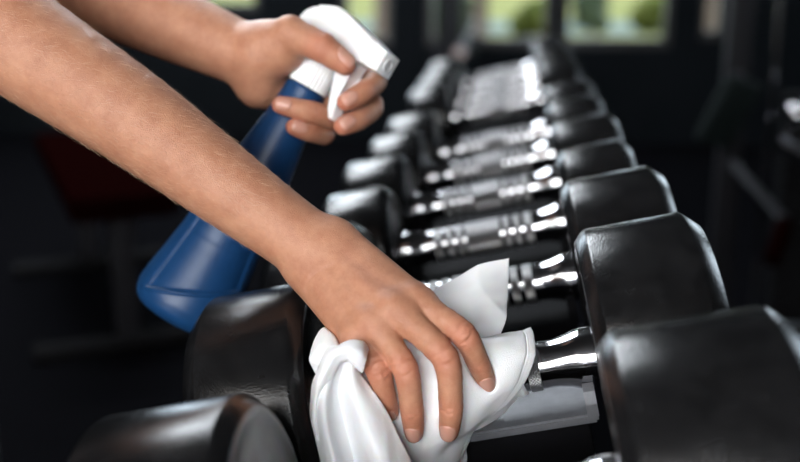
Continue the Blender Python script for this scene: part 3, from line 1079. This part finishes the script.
hx = 1.19
sp = [(-9, 21), (-16, 26), (-26, 33), (-31.5, 40), (-32.5, 45), (-30, 50.5), (-25, 55), (-18, 58.6), (-10, 61.8), (-3, 63.2), (4, 62.8), (10, 61.0), (38*hx, 53.0), (38*hx, 34.2), (30, 32.6), (20, 30), (13, 27), (10, 21)]
hw = [11]*len(sp)
for i_, (x, t) in enumerate(sp):
    hw[i_] = 11.5 if x < 5 else 11.5-3.0*min(1, (x-5)/35)
slab('sprayer_head', sp, hw, M['white'], bottle, bev=.0022)
nz = empty('nozzle_dummy') if False else None
noz = slab('nozzle', [(37.5*hx, 52.6), (48*hx, 49.6), (48*hx, 33.6), (37.5*hx, 34.0)], 8.8, M['white'], bottle, bev=.0008)
bm = bmesh.new()
for (r0, r1, x0, x1) in ((4.6, 3.3, 0, .9),):
    n = 32
    ring = lambda r, x: [bm.verts.new((x/1000, r/1000*math.cos(2*math.pi*j/n), r/1000*math.sin(2*math.pi*j/n))) for j in range(n)]
    seq = [ring(r0, x0), ring(r0, x1), ring(r1, x1), ring(r1, .15), ring(.9, .15), ring(.6, .3), ring(.1, .3)]
    for A, B in zip(seq, seq[1:]):
        for j in range(n):
            bm.faces.new((A[j], A[(j+1) % n], B[(j+1) % n], B[j]))
me = bm_mesh(bm, 'nozzle_orifice')
o = link('nozzle_orifice', me, M['greyplastic'], noz, smooth=True)
o.location = (48*hx/1000, 0, .0415)
sharp(me, 30)
tr = [(15, 31), (18, 20), (21.5, 10), (24.5, 2), (28, -6), (31, -11.5), (34, -11.5), (34.5, -8), (32, 0), (29.5, 9), (29, 18), (31, 26), (33, 33)]
slab('trigger', [(x*1.17, t) for x, t in tr], 5.8, M['white'], bottle, bev=.0016)

# ------------------------------------------------------------------ white cloth
def catmull(P, n):
    """P (m, k): resample a Catmull-Rom curve through the rows to n rows"""
    P = np.asarray(P, float)
    m = len(P)
    E = np.concatenate([[2*P[0]-P[1]], P, [2*P[-1]-P[-2]]])
    t = np.linspace(0, m-1, n)
    i = np.minimum(t.astype(int), m-2)
    u = (t-i).reshape((-1,)+(1,)*(P.ndim-1))
    a, b, c, d = E[i], E[i+1], E[i+2], E[i+3]
    return .5*((2*b)+(-a+c)*u+(2*a-5*b+4*c-d)*u**2+(-a+3*b-3*c+d)*u**3)


def sheet(rows, nv, nu):
    G = np.array([[at(*p) for p in r] for r in rows])
    G = catmull(G, nv)
    return catmull(G.transpose(1, 0, 2), nu).transpose(1, 0, 2)


CV, CF = [], []


def normals(G):
    du = np.gradient(G, axis=1); dv = np.gradient(G, axis=0)
    n = np.cross(du, dv)
    n /= np.linalg.norm(n, axis=2, keepdims=True)+1e-12
    flip = np.sign((n*(CAM-G)).sum(2))
    if flip.mean() < 0:
        n = -n
    return n


def vnoise(G, sc, seed):
    """smooth pseudo-noise from a few sine waves in space"""
    r = np.random.default_rng(seed)
    o = 0
    for k in range(7):
        w = r.normal(size=3)*sc
        o = o+np.sin(G@w+r.uniform(0, 6.28))
    return o/3.5


def add_sheet(G, thick=.0013, seed=1, amp=.0010, sc=90, keep=None):
    n = normals(G)
    crease = np.clip(1-np.abs(vnoise(G, sc*.55, seed+4))*1.6, 0, 1)**2
    G = G+n*(amp*vnoise(G, sc, seed)+.0003*vnoise(G, sc*3.2, seed+9)+amp*.9*crease)[..., None]
    sh = G.shape
    for _ in range(3):                                     # rest on, not in, the hand and the handle
        P = G.reshape(-1, 3)
        v, g = NF.sample(NG, P)
        inb = np.all((P > NF.lo+.003) & (P < NF.ax_hi()-.003), axis=1)
        push = np.clip(.0014-v, 0, .012)*inb
        away = -unit(CAM-P.mean(0))
        dirn = g*.35+away*.65                              # cloth lies under the fingers
        P = P+dirn*push[:, None]
        G = P.reshape(sh)
    P = G.reshape(-1, 3)
    c = np.array((0, 0, HZ))
    rel = P-c
    t = rel@AX
    rad = rel-t[:, None]*AX
    l = np.linalg.norm(rad, axis=1, keepdims=True)
    need = np.where(np.abs(t) < .055, .0178, .0212)[:, None]
    P = c+t[:, None]*AX+rad*np.maximum(1, need/(l+1e-9))
    G = P.reshape(sh)
    n = normals(G)
    A, B = G+n*thick/2, G-n*thick/2
    nv, nu = sh[:2]
    base = sum(len(x) for x in CV)
    CV.append(A.reshape(-1, 3)); CV.append(B.reshape(-1, 3))
    N = nv*nu
    for i in range(nv-1):
        for j in range(nu-1):
            a = base+i*nu+j
            CF.append((a, a+1, a+nu+1, a+nu))
            CF.append((a+N, a+N+nu, a+N+nu+1, a+N+1))
    ring = list(range(nu))+[i*nu+nu-1 for i in range(1, nv)]+[(nv-1)*nu+j for j in range(nu-2, -1, -1)]+[i*nu for i in range(nv-2, 0, -1)]
    for a, b in zip(ring, ring[1:]+ring[:1]):
        CF.append((base+a, base+N+a, base+N+b, base+b))
    return G


Field.ax_hi = lambda self: np.array([a[-1] for a in self.ax])

# main sheet, over the handle and under the fingers; its right column is the stitched hem
main = [[(340, 352, .660), (390, 338, .662), (440, 330, .660), (482, 338, .652), (512, 334, .655), (531, 329, .662)],
        [(342, 366, .632), (390, 352, .628), (440, 345, .622), (485, 345, .622), (515, 341, .634), (533, 337, .646)],
        [(348, 395, .622), (392, 385, .614), (440, 378, .612), (487, 370, .616), (515, 362, .623), (533, 355, .634)],
        [(355, 425, .622), (395, 420, .614), (440, 412, .612), (482, 403, .618), (508, 390, .624), (525, 382, .634)],
        [(365, 450, .628), (400, 447, .620), (440, 438, .620), (470, 425, .626), (493, 410, .632), (507, 404, .640)],
        [(372, 472, .632), (405, 468, .626), (432, 460, .628), (450, 447, .634), (464, 434, .640), (474, 427, .648)],
        [(376, 500, .634), (408, 497, .630), (432, 490, .632), (446, 478, .638), (455, 466, .646), (462, 456, .652)]]
G = sheet(main, 90, 90)
nn_ = normals(G)
jj = np.arange(90)/89
G = G+nn_*(-.0006*np.exp(-((jj-.90)/.010)**2)-.0003*np.exp(-((jj-.93)/.010)**2))[None, :, None]
add_sheet(G, seed=3, amp=.0014, sc=75)
# layer beneath the hem, falling behind it
under = [[(500, 352, .655), (516, 350, .660), (528, 345, .668)],
         [(490, 392, .648), (510, 392, .656), (522, 388, .664)],
         [(465, 420, .646), (486, 420, .654), (500, 414, .662)],
         [(445, 445, .648), (466, 440, .656), (478, 432, .664)],
         [(440, 470, .652), (460, 462, .658), (470, 455, .664)],
         [(436, 500, .656), (456, 496, .660), (466, 490, .664)]]
add_sheet(sheet(under, 50, 30), seed=5, amp=.0006)
# raised corner behind the index finger
flap = [[(428, 296, .664), (445, 283, .668), (467, 272, .674), (489, 263, .678), (509, 258, .682)],
        [(424, 308, .652), (447, 299, .652), (470, 289, .657), (490, 279, .668), (509, 276, .678)],
        [(424, 322, .645), (449, 317, .641), (471, 309, .645), (490, 303, .656), (507, 299, .669)],
        [(430, 338, .642), (455, 336, .634), (474, 331, .636), (490, 326, .646), (504, 321, .659)],
        [(440, 352, .648), (460, 352, .640), (478, 348, .640), (491, 343, .648), (501, 337, .656)]]
add_sheet(sheet(flap, 60, 60), seed=11, amp=.0018, sc=62)
# left end: hanging tail
tail = [[(327, 353, .602), (333, 347, .596), (345, 345, .593), (357, 346, .594), (363, 356, .600)],
        [(320, 370, .602), (331, 368, .590), (341, 366, .596), (351, 366, .596), (357, 371, .602)],
        [(313, 395, .600), (325, 392, .586), (338, 390, .600), (352, 387, .590), (372, 392, .598)],
        [(311, 415, .598), (325, 414, .583), (343, 414, .602), (361, 412, .587), (388, 415, .598)],
        [(315, 440, .596), (330, 440, .581), (349, 440, .602), (371, 438, .584), (401, 441, .597)],
        [(322, 466, .595), (336, 466, .580), (355, 466, .601), (382, 464, .583), (413, 466, .597)],
        [(328, 500, .594), (342, 500, .580), (362, 500, .600), (394, 500, .583), (424, 500, .596)]]
add_sheet(sheet(tail, 80, 70), seed=21, amp=.0007, sc=80)
# its folded-over upper edge
oe = [(317, 440), (312, 422), (311, 404), (314, 385), (321, 367), (329, 351), (340, 345), (352, 342), (361, 344), (367, 352)]
ie = [(319, 441), (318, 424), (320, 406), (325, 389), (333, 372), (340, 362), (347, 359), (352, 361), (357, 366), (363, 371)]
zz_ = [.594, .592, .590, .588, .586, .584, .582, .582, .584, .588]
foldr = []
for f_, dz in ((-.25, .012), (0, .004), (.35, -.003), (.75, -.001), (1.0, .002), (1.05, .010)):
    foldr.append([(o[0]*(1-f_)+q[0]*f_ + (1.5 if f_ < 0 else 0), o[1]*(1-f_)+q[1]*f_ + (4 if f_ < 0 else 0), z+dz) for o, q, z in zip(oe, ie, zz_)])
add_sheet(sheet(foldr, 40, 80), seed=31, amp=.0006, sc=120)
# fold standing up behind the tail, beside the little finger
backf = [[(317, 338, .622), (324, 330, .624), (333, 326, .628), (343, 331, .632), (352, 341, .634)],
         [(312, 352, .616), (319, 346, .610), (330, 342, .610), (342, 344, .614), (354, 352, .620)],
         [(311, 362, .614), (320, 360, .606), (330, 358, .604), (343, 360, .606), (356, 366, .612)],
         [(317, 374, .612), (325, 374, .606), (334, 374, .604), (345, 376, .606), (356, 382, .612)]]
add_sheet(sheet(backf, 40, 40), seed=41, amp=.0006, sc=120)

CV_ = np.concatenate(CV)
cbase = at(420, 400, .63)
M['cloth'] = mat('white_microfibre', (.92, .92, .94), .85, spec=.2, noise=(60, .25, (.88, .88, .91)), bump=(1400, .35, .0007), Sheen_Weight=.15, Subsurface_Weight=.12, Subsurface_Scale=.003)
cme = bpy.data.meshes.new('cleaning_cloth')
cme.from_pydata((CV_-cbase).tolist(), [], CF)
cloth = link('cleaning_cloth', cme, M['cloth'], smooth=True, cat='cloth', label='crumpled white cleaning cloth draped over the dumbbell handle under the hand')
cloth.location = cbase

# ------------------------------------------------------------------ fine hair on the near forearm
def arm_hair():
    axis_pts = np.array([p for p, r in n_arm])
    a0, a1 = n_arm[0][0], n_arm[-1][0]
    d0 = unit(a1-a0)
    t = (n_P-a0)@d0/np.linalg.norm(a1-a0)
    ok = np.where((t > .12) & (t < .86))[0]
    r = np.random.default_rng(5)
    pick = r.choice(ok, 2600, replace=False)
    _, g = NF.sample(NG, n_P[pick])
    vs, fs = [], []
    for p, n in zip(n_P[pick], g):
        side = np.cross(n, d0)
        d = unit(d0*r.uniform(.5, 1)+side*r.normal(.25, .35)+n*.06)
        L = r.uniform(.004, .009)
        w = np.cross(d, n); w = w/(np.linalg.norm(w)+1e-9)*.00006
        b = len(vs)
        for k in range(4):
            s = k/3
            c = p+d*L*s+n*(.0004*math.sin(s*2.6)*L/.008)-n*.0002
            ww = w*(1-.75*s)
            vs += [c-ww, c+ww, c+n*.00006*(1-.7*s)]
        for k in range(3):
            o = b+3*k
            for i, j in ((0, 1), (1, 2), (2, 0)):
                fs.append((o+i, o+j, o+3+j, o+3+i))
    me = bpy.data.meshes.new('arm_hair')
    me.from_pydata((np.array(vs)-pbase).tolist(), [], fs)
    M['armhair'] = mat('blond_arm_hair', (.72, .48, .33), .4, noise=(80, .5, (.6, .4, .27)))
    link('arm_hair', me, M['armhair'], person, smooth=True, kind='stuff')


arm_hair()

# ------------------------------------------------------------------ gym equipment in the dark background
M['steel_dark'] = mat('dark_steel_paint', (.010, .010, .012), .5, spec=.1, noise=(30, .4, (.016, .016, .018)))
M['redpaint'] = mat('dark_red_vinyl', (.0035, .0005, .0005), .8, spec=0.0, noise=(30, .5, (.002, .0004, .0004)))
M['padgrey'] = mat('grey_green_vinyl', (.007, .010, .010), .7, spec=.04, noise=(20, .4, (.005, .007, .007)))
M['plate'] = mat('black_iron', (.004, .004, .0045), .7, spec=.02, noise=(60, .4, (.02, .02, .021)))
M['pale'] = mat('pale_rubber_cap', (.42, .33, .31), .5, noise=(60, .3, (.36, .28, .27)))

# cable machine right of the rack
cx, cy = at(752, 100, 2.6)[:2]
cm = empty('cable_machine', (cx, cy, 0), cat='machine', label='dark cable weight machine with chrome rods, blurred at the right edge')
for s in (-.0, .62):
    box('upright', (s-.03, s+.03, .18, .24, .05, 2.1), M['steel_dark'], cm, bev=.006)
box('top_beam', (-.03, .65, .17, .25, 2.1, 2.17), M['steel_dark'], cm, bev=.006)
for s in (-.10, .72):
    box('base_foot', (s-.04, s+.04, -.5, .5, 0, .05), M['steel_dark'], cm, bev=.006)
box('base_beam', (-.06, .68, .18, .24, 0, .05), M['steel_dark'], cm, bev=.004)
for s in (-.02+.12, .50):
    tube('guide_rod', [(s, .21, .05), (s, .21, 2.1)], .009, M['chrome'], cm)
for k in range(14):
    box('weight_plate', (.14, .46, .16, .26, .08+k*.045, .08+k*.045+.040), M['plate'], cm, bev=.003)
tube('cable', [(.3, .21, .72), (.3, .21, 2.1)], .004, M['steel_dark'], cm)
px = at(728, 112, 2.5)
seat = box('back_pad', (-.05, .05, -.02, .02, -.09, .09), M['padgrey'], cm, bev=.02)
seat.location = (px[0]-cx, px[1]-cy, px[2]); seat.rotation_euler = (.35, .25, .4)
tube('pad_arm', [(px[0]-cx+.02, px[1]-cy+.05, px[2]), (0, .18, px[2]+.05)], .02, M['steel_dark'], cm)
p0, p1 = at(780, 143, 2.45), at(812, 160, 2.4)
rel = lambda p: (p[0]-cx, p[1]-cy, p[2])
tube('chrome_lever', [rel(p0), rel(p1), (.62, .18, p1[2]-.05)], .016, M['chrome'], cm, n=16)
bm = bmesh.new(); bmesh.ops.create_uvsphere(bm, u_segments=20, v_segments=14, radius=.026)
for v in bm.verts: v.co.z *= 1.15
kn = link('lever_knob', bm_mesh(bm, 'lever_knob'), M['chrome'], cm, smooth=True)
p2 = at(797, 114, 2.4); kn.location = rel(p2)
tube('knob_stem', [rel(p2), (.60, .2, p2[2]-.02)], .010, M['chrome'], cm)
q0, q1 = at(772, 262, 2.3), at(786, 222, 2.35)
tube('red_handle', [rel(q0), rel(lerp(q0, q1, .5)), rel(q1)], .020, M['redpaint'], cm, n=14)
tube('handle_bracket', [rel(q1), (.0, .18, q1[2]+.04)], .012, M['steel_dark'], cm)

# bench on the left
bx, by = at(100, 205, 3.2)[:2]
bn = empty('flat_bench', (bx, by, 0), cat='bench', label='dark red padded bench in the dark, left of the blue bottle')
bn.rotation_euler = (0, 0, .5)
box('pad', (-.14, .14, -.55, .55, .40, .47), M['redpaint'], bn, bev=.02)
box('beam', (-.03, .03, -.5, .5, .34, .40), M['steel_dark'], bn, bev=.004)
for s in (-.42, .42):
    box('leg', (-.03, .03, s-.03, s+.03, .05, .34), M['steel_dark'], bn, bev=.004)
    tube('floor_bar', [(-.25, s, .025), (.25, s, .025)], .025, M['plate'], bn, n=14)

# squat stand with a loaded bar by the windows
sx, sy = at(463, 45, 4.6)[:2]
sz = float(at(463, 45, 4.6)[2])
sx += .2
sq = empty('squat_stand', (sx, sy, 0), cat='rack', label='dark squat stand standing before the back windows, behind the dumbbell row')
sq.rotation_euler = (0, 0, math.pi/2)
for s in (.10, 1.05):
    box('upright', (s-.035, s+.035, .25, .32, .05, 2.1), M['steel_dark'], sq, bev=.005)
    box('foot', (s-.04, s+.04, -.3, .6, 0, .05), M['steel_dark'], sq, bev=.005)
    box('hook', (s-.03, s+.03, .15, .25, sz-.055, sz-.033), M['steel_dark'], sq)
box('crossbeam', (.135, 1.015, .26, .31, 1.95, 2.0), M['steel_dark'], sq, bev=.004)
bb = empty('barbell', (sx-.2, sy, sz), cat='barbell', label='blurred barbell resting on the squat stand before the windows')
bb.rotation_euler = (0, 0, math.pi/2)
tube('end_cap', [(-.392, 0, 0), (-.38, 0, 0)], .024, M['pale'], bb, n=18)
tube('bar', [(-.28, 0, 0), (1.45, 0, 0)], .014, M['steel_dark'], bb, n=14)
for x0, x1 in ((-.38, -.10+.02), (1.24, 1.52)):
    tube('sleeve', [(x0, 0, 0), (x1, 0, 0)], .025, M['steel_dark'], bb, n=18)
